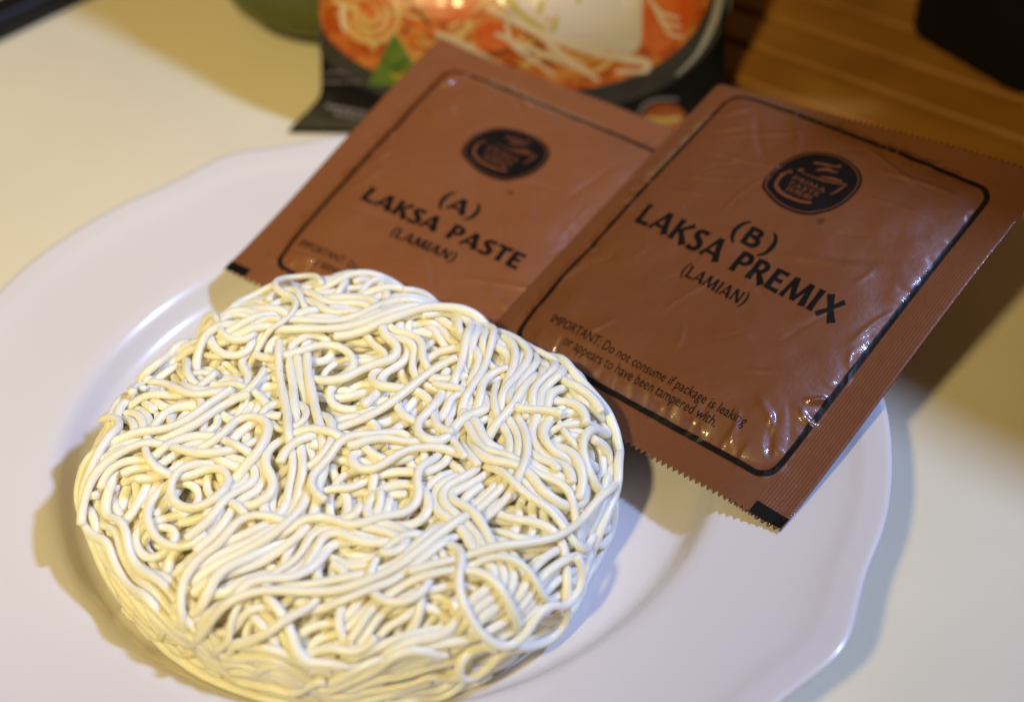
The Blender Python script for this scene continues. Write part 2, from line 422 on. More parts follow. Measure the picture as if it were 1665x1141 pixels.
CB = [((-46, 24), (-4, 33), .45, .8), ((-44, 13), (-12, 23), .35, .7), ((-22, 52), (-8, 38), .6, .9), ((-33, 46), (-15, 30), -.6, 1.4),
      ((14, 44), (46, 46), .45, .8), ((4, 50), (40, 42), .4, .8), ((8, 3), (38, 10), .45, 1.4), ((20, 8), (48, 20), -.4, 1.8), ((-30, 40), (-46, 33), .5, .8),
      ((-40, 30), (-10, 50), .4, .9), ((14, 33), (44, 34), .35, .7), ((-44, 40), (-34, 49), .6, .9), ((-46, 5), (-20, 14), .3, .8), ((16, 22), (46, 27), .3, 1.0),
      ((44, -46), (33, -38), .8, 1.1), ((47, -52), (40, -40), -.8, 1.1), ((51, -30), (44, -33), 1.0, .8), ((52, -38), (45, -36), .9, .8), ((51, -24), (47, -12), .4, .9),
      ((36, -54), (30, -44), .6, .8), ((26, -55), (22, -47), -.5, .8), ((-25, -46), (-18, -38), .35, .8), ((-48, -40), (-40, -20), .45, 1.2), ((50, 5), (44, -14), .4, .9),
      ((-5, -20), (30, -30), .22, 2.0), ((-36, 2), (0, 12), -.2, 2.0)]
CA = [((-34, 46), (-38, 30), .7, .8), ((-30, 47), (-33, 33), -.45, 1.2), ((-36, 26), (-30, 22), .7, .7), ((-42, 14), (-36, 6), .6, .7), ((-40, 4), (-43, -10), .6, .7),
      ((-40, -46), (-28, -42), .9, .8), ((25, -24), (40, -14), .6, .8), ((10, -30), (30, -20), .4, 1.0), ((-12, 46), (-8, 40), .6, .8), ((-38, 36), (-34, 40), .7, .7),
      ((-30, 30), (-27, 27), .6, .7), ((-37, -2), (-33, 4), .6, .7), ((18, -26), (33, -32), .5, .8)]

def surface(S, U, V, tooth=0.0):
    """top and bottom points of a sachet at layout coordinates (mm)"""
    h = sachet_height(U, V, S['fu'], S['fv'], S['H'], S['seed'], S['cr']); b = S['bend'](U, V)
    ed = np.minimum(np.minimum(U - S['u0'], S['u1'] - U), np.minimum(V - S['v0'], S['v1'](U) - V)); edge = np.clip(ed / 0.4, 0, 1)
    base = S['c'] + (U[..., None] * S['u'] * S['su'] + (V + tooth)[..., None] * S['v'] * S['sv'] + b[..., None] * S['n']) / 1000
    top = base + ((np.maximum(h, 0.0) + 0.12) * edge)[..., None] * S['n'] / 1000
    bot = base - ((0.45 * np.clip(h, 0, None) + 0.08) * edge)[..., None] * S['n'] / 1000
    return settle(S, top, bot)

def build_grid(S):
    nu = int(round(S['u1'] - S['u0'])) * 2 // 4 * 4; nv = int(round(S['hv'])) * 4
    us = np.linspace(S['u0'], S['u1'], nu + 1); t = np.linspace(0, 1, nv + 1)
    U, Tt = np.meshgrid(us, t); V = S['v0'] + Tt * (S['v1'](U) - S['v0'])
    tw = np.array([0.75, 0.0, -0.75, 0.0])[np.arange(nu + 1) % 4]
    tooth = np.zeros_like(U); tooth[0] = -tw; tooth[-1] = tw; tooth[1] = -tw * .5; tooth[-2] = tw * .5
    top, bot = surface(S, U, V, tooth)
    top[0] = bot[0]; top[-1] = bot[-1]; top[:, 0] = bot[:, 0]; top[:, -1] = bot[:, -1]
    return us, t, U, V, top, bot
def build_sheet(S):
    us = np.arange(S['u0'], S['u1'] + .01, 0.5); vs = np.arange(S['v0'], float(np.max(S['v1'](us))) + .01, 0.5)
    U, V = np.meshgrid(us, vs); top, _ = surface(S, U, np.minimum(V, S['v1'](U)))
    return Sheet(us, vs, top)

def ray_down_height(S, X, extra):
    """z of the sachet's mean plane (shifted by extra mm along n) above points X, and local coordinates"""
    d = X - S['c']
    z = S['c'][2] - ((d[..., 0] * S['n'][0] + d[..., 1] * S['n'][1]) / S['n'][2]) + extra / 1000 / S['n'][2]
    P3 = np.stack([X[..., 0], X[..., 1], z], -1) - S['c']
    return z, (P3 @ S['u']) * 1000 / S['su'], (P3 @ S['v']) * 1000 / S['sv']

def settle(S, top, bot):
    """the lower sachet gives way under the upper one; neither sinks into the plate"""
    if S is PA:
        zB, lu, lv = ray_down_height(PB, top, 0)
        ins = (lu > PB['u0'] - 1) & (lu < PB['u1']) & (np.abs(lv) < 68)
        hB = sachet_height(np.clip(lu, -54, 61), np.clip(lv, -67, 62), PB['fu'], PB['fv'], PB['H'], 3, [])
        lim = np.where(ins, zB - 0.45 * np.clip(hB, 0, None) / 1000 - 0.0008, 1.0)
        dz = np.clip(top[..., 2] - lim, 0, None); top[..., 2] -= dz; bot[..., 2] = np.minimum(bot[..., 2], top[..., 2] - 0.00008)
    for arr, g in ((bot, 0.0008), (top, 0.0012)):
        arr[..., 2] = np.maximum(arr[..., 2], plate_z(np.hypot(arr[..., 0], arr[..., 1])) + g)
    top[..., 2] = np.maximum(top[..., 2], bot[..., 2])
    return top, bot
PB.update(fu=50.5, fv=56.5, H=4.2, seed=3, cr=CB, bend=bend_b, u0=-56.0, u1=62.0, v0=-67.5, v1=lambda u: 61.0 + 0.085 * u)
PA.update(fu=43.0, fv=49.5, H=4.6, seed=11, cr=CA, bend=bend_a, u0=-52.0, u1=52.0, v0=-58.1, v1=lambda u: 58.1 + 0 * u)
usB, vsB, UB, VB, topB, botB = build_grid(PB)
usA, vsA, UA, VA, topA, botA = build_grid(PA)

def sachet_mesh(name, us, vs, U, V, top, bot, mat, parent):
    nv, nu = U.shape
    V1 = top.reshape(-1, 3); idx = np.arange(nu * nv).reshape(nv, nu)
    inner = np.zeros((nv, nu), bool); inner[1:-1, 1:-1] = True
    idb = idx.copy(); idb[inner] = nu * nv + np.arange(inner.sum())
    verts = np.vstack([V1, bot[inner]])
    F = []
    for I, rev in ((idx, False), (idb, True)):
        q = np.stack([I[:-1, :-1], I[:-1, 1:], I[1:, 1:], I[1:, :-1]], -1).reshape(-1, 4)
        F.append(q[:, ::-1] if rev else q)
    F = np.vstack(F)
    me = bpy.data.meshes.new(name); me.from_pydata(verts.tolist(), [], F.tolist()); me.update()
    uvl = me.uv_layers.new(name='UVMap')
    uvv = np.vstack([np.c_[U.ravel(), V.ravel()], np.c_[U[inner], V[inner]]])
    li = np.empty(len(me.loops), int); me.loops.foreach_get('vertex_index', li)
    uvl.data.foreach_set('uv', uvv[li].astype(np.float32).ravel())
    return link_mesh(name, me, mat, parent)

LOGO_OUT = [(-14.3, 25.4), (-10.0, 22.3), (-3.3, 20.3), (4.6, 20.9), (9.8, 24.8), (12.9, 31.2), (12.9, 38.6), (8.9, 43.4), (1.3, 45.4), (-5.9, 44.1), (-11.5, 40.5), (-14.8, 33.6)]
def print_logo(sheet, parent, cx, cy, k):
    """oval emblem with ring, bowl mark, figure and lettering; k scales it about its centre (-0.6, 32.8)"""
    tr = lambda p: (cx + (p[0] + 0.6) * k, cy + (p[1] - 32.8) * k)
    o0 = smooth_line([tr(p) for p in LOGO_OUT], 6, True)
    ctr = np.array([cx, cy])
    n = len(o0)
    em = print_on(sheet, 'emblem', [tuple(p) for p in o0], [tuple(range(n))], M['ink'], parent, 0.00014)
    a = ctr + (o0 - ctr) * 0.945; b = ctr + (o0 - ctr) * 0.915
    print_on(sheet, 'emblem_ring', [tuple(p) for p in a] + [tuple(p) for p in b], [(i, (i + 1) % n, n + (i + 1) % n, n + i) for i in range(n)], M['logo_ink'], em, 0.00024)
    def stroke(name, pts, off=0.00026):
        s = smooth_line([(*tr(p[:2]), p[2] * k) for p in pts], 6)
        v_, f_ = ribbon(s); return print_on(sheet, name, v_, f_, M['logo_ink'], em, off)
    stroke('bowl_mark', [(-9.6, 34.2, .5), (-11.0, 31.2, .95), (-10.8, 28.3, 1.15), (-9.4, 26.1, 1.25), (-5.4, 24.6, 1.2), (0.5, 24.6, 1.05), (4.1, 25.6, .9)])
    stroke('bowl_rim_mark', [(-7.0, 34.7, .15), (-2.5, 34.6, .4), (2.0, 35.0, .6), (5.5, 35.8, .6), (9.0, 36.9, .5)])
    stroke('bowl_rim_mark', [(9.0, 36.9, .3), (8.3, 34.4, .8), (7.6, 32.6, .6), (6.8, 31.3, .3)])
    stroke('figure_mark', [(-5.0, 39.4, 1.0), (-3.2, 39.9, .8), (-1.0, 40.4, .95), (1.3, 41.0, .6), (3.3, 42.0, 1.0)])
    stroke('figure_mark', [(-2.6, 37.2, .5), (-1.0, 38.4, 1.1), (0.6, 39.2, 1.1), (2.0, 39.2, .8), (3.8, 39.6, .4)])
    stroke('swoosh_mark', [(-0.4, 35.5, .2), (2.4, 36.4, .9), (4.8, 36.9, 1.1), (7.2, 37.3, .3)])
    for txt, x0, x1, base, cap in (('PRIMA', -7.6, 4.8, 31.0, 1.75), ('TASTE', -7.4, 4.2, 28.6, 1.65)):
        l, bs = tr((x0, base)); rr, _ = tr((x1, base))
        v_, f_ = merge(heading(txt, (l + rr) / 2, bs, rr - l, cap * k, 0.9))
        print_on(sheet, 'emblem_lettering', v_, f_, M['logo_ink'], em, 0.00026)
    l, bs = tr((-6.6, 26.4)); rr, _ = tr((3.0, 26.4))
    v_, f_ = font_mesh('百胜厨', 0, bs, rr - l, 1.5 * k, bold=0.012, left=l)
    if v_: print_on(sheet, 'emblem_lettering', v_, f_, M['logo_ink'], em, 0.00026)

def round_rect(hu, hv, r, w0):
    def ring(g):
        out = []
        for cx, cy, a0 in ((1, 1, 0), (-1, 1, 90), (-1, -1, 180), (1, -1, 270)):
            for k in range(9):
                a = R_(a0 + 90 * k / 8); out.append((cx * (hu - r) + (r + g) * math.cos(a), cy * (hv - r) + (r + g) * math.sin(a)))
        return out
    a, b = ring(w0 / 2), ring(-w0 / 2); n = len(a)
    return a + b, [(i, (i + 1) % n, n + (i + 1) % n, n + i) for i in range(n)]

def zig_patch(u0, u1, v0, v1):
    n = max(2, int(round((u1 - u0))))
    top = [(u0 + (u1 - u0) * i / n, v1) for i in range(n + 1)]
    bot = [(u0 + (u1 - u0) * i / n, v0) for i in range(n + 1)]
    return top + bot, [(i, n + 1 + i, n + 2 + i, i + 1) for i in range(n)]

def dress(root, sheet, S, letter, word, lay):
    k = lay
    v_, f_ = round_rect(k['fu'], k['fv'], k['fr'], k['fw'])
    print_on(sheet, 'border_line', [(x + k['fc'][0], y + k['fc'][1]) for x, y in v_], f_, M['ink'], root)
    print_logo(sheet, root, *k['logo'])
    v_, f_ = font_mesh('®', 0, 0, k['reg'][2], k['reg'][2] * .8, left=k['reg'][0])
    if v_:
        yy = sum(p[1] for p in v_) / len(v_)
        print_on(sheet, 'trademark_sign', [(x, y - yy + k['reg'][1]) for x, y in v_], f_, M['faint_ink'], root)
    for txt, key in (('(' + letter + ')', 'let'), ('LAKSA ' + word, 'head'), ('(LAMIAN)', 'sub')):
        cx, base, width, cap, wt = k[key]
        for i, (v_, f_) in enumerate(heading(txt, cx, base, width, cap, wt, k['slant'])):
            v_ = [(x, y + k['tilt'] * (x - cx)) for x, y in v_]
            print_on(sheet, 'letter', v_, f_, M['ink'], root, 0.00015 + 0.00002 * (i % 2))
    for txt, (l, base, width, cap) in zip(('IMPORTANT: Do not consume if package is leaking', 'or appears to have been tampered with.'), k['imp']):
        v_, f_ = font_mesh(txt, 0, base, width, cap, left=l)
        print_on(sheet, 'warning_lettering', v_, f_, M['ink'], root)
    v_, f_ = zig_patch(*k['reg_mark'])
    print_on(sheet, 'registration_mark', v_, f_, M['ink'], root, step=1.0)

rootB = empty('sachet', tuple(PB['c'])); tag(rootB, 'brown foil sachet marked (B) LAKSA PREMIX, lying on top of the other sachet', 'sachet', 'seasoning sachets')
sachet_mesh('film', usB, vsB, UB, VB, topB, botB, M['film_b'], rootB)
shB = build_sheet(PB)
dress(rootB, shB, PB, 'B', 'PREMIX', dict(fc=(1.9, -1.9), fu=48.4, fv=55.2, fr=5.0, fw=1.75, logo=(2.0, 30.2, 1.0), reg=(12.0, 18.4, 2.7), slant=-0.03, tilt=-0.035,
      let=(-0.8, 1.3, 16.5, 6.4, 1.05), head=(-0.7, -8.3, 77.5, 7.6, 1.12), sub=(-0.9, -16.8, 24.8, 4.2, 0.95),
      imp=((-38.3, -48.4, 73.8, 3.1), (-29.4, -52.4, 57.8, 3.1)), reg_mark=(51.5, 61.9, -67.3, -63.5)))
rootA = empty('sachet', tuple(PA['c'])); tag(rootA, 'smaller brown foil sachet marked (A) LAKSA PASTE, half under the other sachet', 'sachet', 'seasoning sachets')
sachet_mesh('film', usA, vsA, UA, VA, topA, botA, M['film_a'], rootA)
shA = build_sheet(PA)
dress(rootA, shA, PA, 'A', 'PASTE', dict(fc=(0.6, -1.7), fu=40.6, fv=47.6, fr=4.0, fw=1.35, logo=(-2.9, 20.2, 0.88), reg=(5.6, 6.9, 2.0), slant=0.03, tilt=0.0,
      let=(-3.6, -8.0, 13.0, 5.6, 1.15), head=(-3.6, -17.8, 54.5, 5.8, 1.25), sub=(-4.5, -25.0, 22.0, 3.5, 1.1),
      imp=((-37.0, -41.0, 60, 2.7), (-30, -44.4, 47, 2.7)), reg_mark=(-51.9, -44.5, -57.9, -54.6)))

# ------------------------------------------------------------------ noodle cake
def floor_z(x, y):
    """height of what the noodles rest on: plate, then the sachet flaps tucked under them"""
    z = plate_z(np.hypot(x, y))
    X = np.stack([x, y, np.zeros_like(x)], -1)
    for S, ex in ((PA, 3.2), (PB, 3.6)):
        zz, a, b = ray_down_height(S, X, ex)
        e = np.minimum(S['hu'] + 1 - np.abs(a), S['hv'] + 1 - np.abs(b))
        z = np.maximum(z, np.where(e > 0, zz - 0.003 * (1 - sstep(0, 6, e)), -1))
    return z

NC = np.array([-0.010, -0.024]); NR = 0.00122; LAYER = 0.00176
OUT_A = np.radians([-180, -163, -148, -132, -112, -89, -70, -52, -44, -35, -23, -8, 5, 14, 33, 50, 68, 91, 109, 121, 140, 155, 167, 180])
OUT_R = np.array([68.0, 63.5, 59.5, 58.0, 58.5, 61.0, 63.0, 66.0, 66.0, 66.0, 65.5, 69, 69.8, 68.5, 60.0, 57.0, 60.0, 72.5, 73.5, 69.0, 65.0, 66, 67.5, 68.0]) / 1000
def outline(a): return np.interp((a + np.pi) % (2 * np.pi) - np.pi, OUT_A, OUT_R)
Z_TOP = 0.0355
def top_z(x, y): return Z_TOP + 0.0035 * vnoise(x / 0.028 + 5, y / 0.028) + 0.0015 * vnoise(x / 0.012, y / 0.012 + 9) + 0.01 * (y - NC[1])*0.3

def strand_plane(rs, n, mode, ps, hd):
    """walk on the unrolled dome: bends, S-waves and loops"""
    ds = 0.0017; P = np.zeros((n, 2)); p = ps.copy(); k = 0.0; kt = 0.0; hold = 0
    for i in range(n):
        P[i] = p
        if hold <= 0:
            if mode == 'loop': kt = rs.choice([-1, 1]) / rs.choice([0.0045, 0.006, 0.008, 0.011, 0.015]); hold = rs.randint(4, 13)
            elif mode == 'wave': kt = (-np.sign(kt) if kt else rs.choice([-1, 1])) / rs.uniform(0.0050, 0.0125); hold = rs.randint(4, 9)
            else: kt = rs.uniform(-1, 1) / 0.030; hold = rs.randint(9, 18)
        hold -= 1; k += (kt - k) * 0.45
        r = np.hypot(*p); lim = outline(math.atan2(p[1], p[0])) + 0.014
        if r > lim - 0.006:
            t = math.atan2(p[1], p[0]); out = (hd - t + math.pi) % (2 * math.pi) - math.pi
            if abs(out) < math.pi / 2: k = (1 if out >= 0 else -1) / 0.0065
        fl = 3.4 * vnoise(p[0] / 0.030 + 20, p[1] / 0.030 + 7) * 2
        if mode != 'loop':
            dl = (fl - hd + math.pi / 2) % math.pi - math.pi / 2; k += 26 * dl
        if r > lim - 0.017:                                             # folds run along the rim of the mould
            tg = math.atan2(p[1], p[0]) + math.pi / 2; dl = (tg - hd + math.pi / 2) % math.pi - math.pi / 2; k += (10 if -1.2 < math.atan2(p[1], p[0]) < 0.5 else 45) * dl
        hd += k * ds; p = p + ds * np.array([math.cos(hd), math.sin(hd)])
    return P

def dome(P, layer, al=0.0):
    r = np.hypot(P[:, 0], P[:, 1]); a = np.arctan2(P[:, 1], P[:, 0]); rc = 0.012
    Rk = outline(a) - NR - layer * LAYER + al
    x = NC[0] + P[:, 0]; y = NC[1] + P[:, 1]
    zt = top_z(x, y) - NR - layer * LAYER
    ph = np.clip((r - (Rk - rc)) / rc, 0, np.pi / 2)
    rr = np.where(r < Rk - rc, r, Rk - rc + rc * np.sin(ph)); down = rc * (1 - np.cos(ph)) + np.clip(r - (Rk - rc) - rc * np.pi / 2, 0, None)
    return np.c_[NC[0] + rr * np.cos(a), NC[1] + rr * np.sin(a), zt - down]

def make_noodles():
    rs = np.random.RandomState(23)
    strands, lay, allow = [], [], []
    per = [92, 100, 100, 92, 84, 70]
    for layer, cnt in enumerate(per):
        c = 0
        while c < cnt:
            rad = math.sqrt(rs.rand()) * 0.083; th = rs.rand() * 2 * math.pi
            ps = np.array([rad * math.cos(th), rad * math.sin(th)])
            u = rs.rand(); mode = 'loop' if u < 0.20 else ('wave' if u < 0.78 else 'flow')
            nb = 1 if mode == 'loop' else rs.choice([1, 2, 3, 4] if mode == 'flow' else [1, 1, 1, 2, 3])
            n = rs.randint(40, 125); base = strand_plane(rs, n, mode, ps, rs.rand() * 2 * math.pi)
            d = np.gradient(base, axis=0); d /= np.linalg.norm(d, axis=1, keepdims=True); nn = np.c_[-d[:, 1], d[:, 0]]
            for b in range(nb):
                off = (b - (nb - 1) / 2) * 2 * NR * 0.97
                i0 = rs.randint(0, 6); i1 = n - rs.randint(0, 6)
                q = base[i0:i1] + nn[i0:i1] * off + rs.normal(0, 0.0001, (1, 2))
                q = q + 0.0003 * np.c_[np.sin(np.arange(len(q)) * .3 + rs.rand() * 6), np.cos(np.arange(len(q)) * .27 + rs.rand() * 6)]
                al = (rs.rand() ** 2) * (0.0060 if mode == 'loop' else 0.0026) if layer < 3 else 0.0
                strands.append(dome(q, layer, al)); lay.append(layer); allow.append(al); c += 1
    sid = np.concatenate([np.full(len(s), i) for i, s in enumerate(strands)])
    loc = np.concatenate([np.arange(len(s)) for s in strands])
    P0 = np.vstack(strands); P = P0.copy(); N = len(P); layn = np.array(lay)[sid]; aln = np.array(allow)[sid]
    same_next = np.r_[sid[1:] == sid[:-1], False]; same_prev = np.r_[False, sid[1:] == sid[:-1]]
    D2 = 2 * NR
    offs = [(0, 0, 0)] + [(a, b, c) for a in (-1, 0, 1) for b in (-1, 0, 1) for c in (-1, 0, 1) if (a, b, c) > (0, 0, 0)]
    ar = np.arange(N)
    for it in range(64):
        P[:, 2] -= 0.00004
        C = np.floor((P - P.min(0)) / D2).astype(np.int64) + 1
        key = (C[:, 0] * 512 + C[:, 1]) * 512 + C[:, 2]; order = np.argsort(key); sk = key[order]
        I, J = [], []
        for a, b, c in offs:
            tk = key + (a * 512 + b) * 512 + c
            lo = np.searchsorted(sk, tk, 'left'); hi = np.searchsorted(sk, tk, 'right'); cnt = hi - lo
            i = np.repeat(ar, cnt)
            if len(i) == 0: continue
            st = np.repeat(lo, cnt); within = np.arange(len(i)) - np.repeat(np.cumsum(cnt) - cnt, cnt)
            j = order[st + within]
            if (a, b, c) == (0, 0, 0): m = i < j; i, j = i[m], j[m]
            I.append(i); J.append(j)
        I = np.concatenate(I); J = np.concatenate(J)
        m = ~((sid[I] == sid[J]) & (np.abs(loc[I] - loc[J]) < 5)); I, J = I[m], J[m]
        d = P[I] - P[J]; L = np.linalg.norm(d, axis=1); m = L < D2 * 0.98; I, J, d, L = I[m], J[m], d[m], L[m]
        # prefer to resolve in height: the upper layer goes over
        up = np.where(layn[I] < layn[J], 1.0, np.where(layn[I] > layn[J], -1.0, np.sign(d[:, 2] + 1e-9)))
        dirv = d / (L[:, None] + 1e-9); dirv[:, 2] = dirv[:, 2] + 0.7 * up; dirv /= np.linalg.norm(dirv, axis=1, keepdims=True)
        corr = (D2 * 0.98 - L)[:, None] * dirv * 0.5
        acc = np.zeros_like(P); cn = np.zeros(N)
        np.add.at(acc, I, corr); np.add.at(acc, J, -corr); np.add.at(cn, I, 1); np.add.at(cn, J, 1)
        P += acc / np.maximum(cn, 1)[:, None] ** 0.6 * 0.75
        # keep each strand's own bends: smooth only its displacement
        for _ in range(2):
            Dp = P - P0; S = Dp.copy(); both = same_next & same_prev
            S[1:-1][both[1:-1]] = 0.5 * Dp[1:-1][both[1:-1]] + 0.25 * (Dp[:-2][both[1:-1]] + Dp[2:][both[1:-1]])
            e = same_next & ~same_prev; S[e] = 0.6 * Dp[e] + 0.4 * Dp[np.where(e)[0] + 1]
            e = same_prev & ~same_next; S[e] = 0.6 * Dp[e] + 0.4 * Dp[np.where(e)[0] - 1]
            P = P0 + S
        x, y = P[:, 0] - NC[0], P[:, 1] - NC[1]; r = np.hypot(x, y) + 1e-9; a = np.arctan2(y, x); lim = outline(a) - NR * 0.3 + aln
        over = np.clip(r - lim, 0, None) * 0.6; P[:, 0] -= x / r * over; P[:, 1] -= y / r * over
        zt = top_z(P[:, 0], P[:, 1]) + 0.0008; P[:, 2] -= 0.5 * np.clip(P[:, 2] - zt, 0, None)
        P[:, 2] = np.maximum(P[:, 2], floor_z(P[:, 0], P[:, 1]) + NR)
    return [P[sid == i] for i in range(len(strands))], lay

def tube(Q, rad, ns=8, rs=None, flat=1.0):
    S = smooth_line(Q, 2); n = len(S)
    T = np.gradient(S, axis=0); T /= np.linalg.norm(T, axis=1, keepdims=True) + 1e-12
    up = np.array([0.0, 0, 1.0]); A = np.zeros_like(S)
    a = np.cross(T[0], up); a = a / (np.linalg.norm(a) + 1e-9) if np.linalg.norm(a) > 1e-3 else np.array([1.0, 0, 0])
    for i in range(n):
        a = a - T[i] * (a @ T[i]); a /= np.linalg.norm(a) + 1e-12; A[i] = a
    B = np.cross(T, A)
    tt = np.arange(n) / 6.0
    rr = rad * (1 + 0.05 * np.sin(tt + rs.rand() * 6) + 0.04 * np.sin(2.3 * tt + rs.rand() * 6))
    ang = np.arange(ns) * 2 * np.pi / ns
    rings = S[:, None] + rr[:, None, None] * (np.cos(ang)[None, :, None] * A[:, None] + flat * np.sin(ang)[None, :, None] * B[:, None])
    e0 = S[0] - T[0] * rad * 0.28 + 0.62 * (rings[0] - S[0]); e1 = S[-1] + T[-1] * rad * 0.28 + 0.62 * (rings[-1] - S[-1])
    R3 = np.concatenate([e0[None], rings, e1[None]]); n2 = len(R3)
    I = np.arange(n2 * ns).reshape(n2, ns); In = np.roll(I, -1, 1)
    F = np.stack([I[:-1], In[:-1], In[1:], I[1:]], -1).reshape(-1, 4).tolist()
    F.append(list(I[0][::-1])); F.append(list(I[-1]))
    return R3.reshape(-1, 3), F

strands, lay = make_noodles()
cake = empty('noodle_cake', (NC[0], NC[1], 0.0062))
tag(cake, 'round cake of tangled cream-white noodles lying in the plate', 'noodles')
rs = np.random.RandomState(4)
mass = []
order = sorted(range(len(strands)), key=lambda i: lay[i])
for rank, i in enumerate(order):
    rad = NR * rs.uniform(0.88, 1.08)
    v_, f_ = tube(strands[i], rad, 9 if rank < 300 else 6, rs, rs.uniform(0.78, 0.96))
    if rank < 300: obj('noodle_strand', v_, f_, M['noodle'], cake)
    else: mass.append(([tuple(p) for p in v_], f_))
core_a = np.linspace(0, 2 * np.pi, 73)[:-1]; cvv, cff = [], []
for q, (kr, dz) in enumerate(((1.0, 0.028), (1.0, 0.016), (0.97, 0.0125), (0.90, 0.0108), (0.55, 0.0100), (0.02, 0.0100))):   # pressed heart of the cake
    for a in core_a:
        rr = (outline(a) - 0.0105) * kr; x, y = NC[0] + rr * math.cos(a), NC[1] + rr * math.sin(a)
        cvv.append((x, y, float(max(top_z(np.array(x), np.array(y)) - dz, floor_z(np.array([x]), np.array([y]))[0] + 0.0004))))
    if q: cff += [((q - 1) * 72 + k, (q - 1) * 72 + (k + 1) % 72, q * 72 + (k + 1) % 72, q * 72 + k) for k in range(72)]
cff.append(tuple(range(5 * 72, 6 * 72))); mass.append((cvv, cff))
v_, f_ = merge(mass)
tag(obj('inner_noodles', v_, f_, M['noodle'], cake), kind='stuff')

# ------------------------------------------------------------------ noodle packet behind
TAU = R_(53)
KO = np.array([-0.049, 0.173, 0.0008]); KU = np.array([0.9914, -0.1305, 0]); KV = np.array([0.1305 * math.cos(TAU), 0.9914 * math.cos(TAU), math.sin(TAU)]); KN = np.cross(KU, KV)
PH = 205.0
def pk_half(b): return 75.5 + 13.0 * (1 - sstep(-2, 16, b)) + 13.0 * sstep(PH - 16, PH + 2, b)
def pk_T(b): return 15.5 * sstep(3, 48, b) * (1 - sstep(PH - 48, PH - 3, b))
def pk_h(a, b):
    s = np.clip(np.abs(a - 92) / pk_half(b), 0, 1)
    h = pk_T(b) * np.sqrt(np.clip(1 - s ** 2.6, 0, 1))
    fold = sstep(6, 24, b)
    return h + fold * (1 - s ** 6) * (1.6 * vnoise(a / 21 + 3, b / 16) + 0.9 * vnoise(a / 8, b / 9 + 4)) + 0.5 * np.sin(a / 9) * (1 - sstep(4, 14, b)) * (1 - s)
ns_, nb_ = 150, 150
ss = np.sin(np.linspace(-np.pi / 2, np.pi / 2, ns_ + 1)); bs = np.linspace(0, PH, nb_ + 1)
SG, BG = np.meshgrid(ss, bs); AG = 92 + SG * pk_half(BG)
hf = pk_h(AG, BG); hb = 0.8 * pk_T(BG) * np.sqrt(np.clip(1 - np.abs(SG) ** 2.6, 0, 1))
BZ = BG.copy(); zz = np.where(np.arange(ns_ + 1) % 2 == 0, 0.5, -0.3); BZ[-1] += zz
def pk_pt(a, b, h): return KO + (a[..., None] * KU + b[..., None] * KV + h[..., None] * KN) / 1000
frontK = pk_pt(AG, BZ, hf + 0.15); backK = pk_pt(AG, BZ, -hb - 0.15)
frontK[0] = backK[0] = pk_pt(AG, BZ, 0 * hf)[0]; frontK[-1] = backK[-1] = pk_pt(AG, BZ, 0 * hf)[-1]
frontK[:, 0] = backK[:, 0]; frontK[:, -1] = backK[:, -1]
packet = empty('noodle_packet', tuple(KO)); tag(packet, 'glossy black noodle packet with printed bowl of orange soup, leaning behind the plate', 'packet')
sachet_mesh('film', ss, bs, AG, BG, frontK, backK, M['pack'], packet)
ua = np.linspace(10, 174, 165); vb = np.linspace(0, 100, 101)
A2, B2 = np.meshgrid(ua, vb); shK = Sheet(ua, vb, pk_pt(A2, B2, pk_h(A2, B2) + 0.25))

def print_mat(name, base, var, scale, rough=0.35):
    return material(name, base, rough=rough, spec=0.3, coat=0.1, coat_rough=0.10, var=var, var_scale=scale, bump=0.35, bump_scale=45, bump_dist=0.002)
M['soup'] = print_mat('print_soup', (0.36, 0.065, 0.008), (0.60, 0.24, 0.05), 150)
M['p_noodle'] = print_mat('print_noodle', (0.568, 0.409, 0.172), (0.594, 0.330, 0.092), 70)
M['p_pale'] = print_mat('print_pale_noodle', (0.581, 0.502, 0.396), (0.568, 0.409, 0.238), 90)
M['p_egg'] = print_mat('print_egg', (0.528, 0.488, 0.436), (0.561, 0.436, 0.330), 45)
M['p_prawn'] = print_mat('print_prawn', (0.515, 0.086, 0.013), (0.581, 0.185, 0.053), 70)
M['p_rim'] = print_mat('print_bowl_rim', (0.040, 0.038, 0.036), (0.020, 0.018, 0.018), 40)
M['p_orange'] = print_mat('print_orange_noodle', (0.488, 0.218, 0.046), (0.528, 0.290, 0.092), 80)
M['p_rimlight'] = print_mat('print_bowl_edge', (0.363, 0.356, 0.356), (0.264, 0.264, 0.277), 50)
M['p_green'] = print_mat('print_green', (0.085, 0.155, 0.022), (0.13, 0.20, 0.04), 130)
M['p_dkgreen'] = print_mat('print_dark_green', (0.033, 0.079, 0.010), (0.026, 0.066, 0.008), 90)
M['p_grey'] = print_mat('print_grey_text', (0.145, 0.132, 0.158), (0.119, 0.106, 0.125), 90)
M['p_gold'] = print_mat('print_gold', (0.363, 0.251, 0.053), (0.462, 0.396, 0.198), 150)
M['p_brown'] = print_mat('print_brown', (0.198, 0.040, 0.008), (0.277, 0.092, 0.020), 80)
M['p_yellow'] = print_mat('print_yellow', (0.409, 0.343, 0.040), (0.363, 0.290, 0.033), 80)

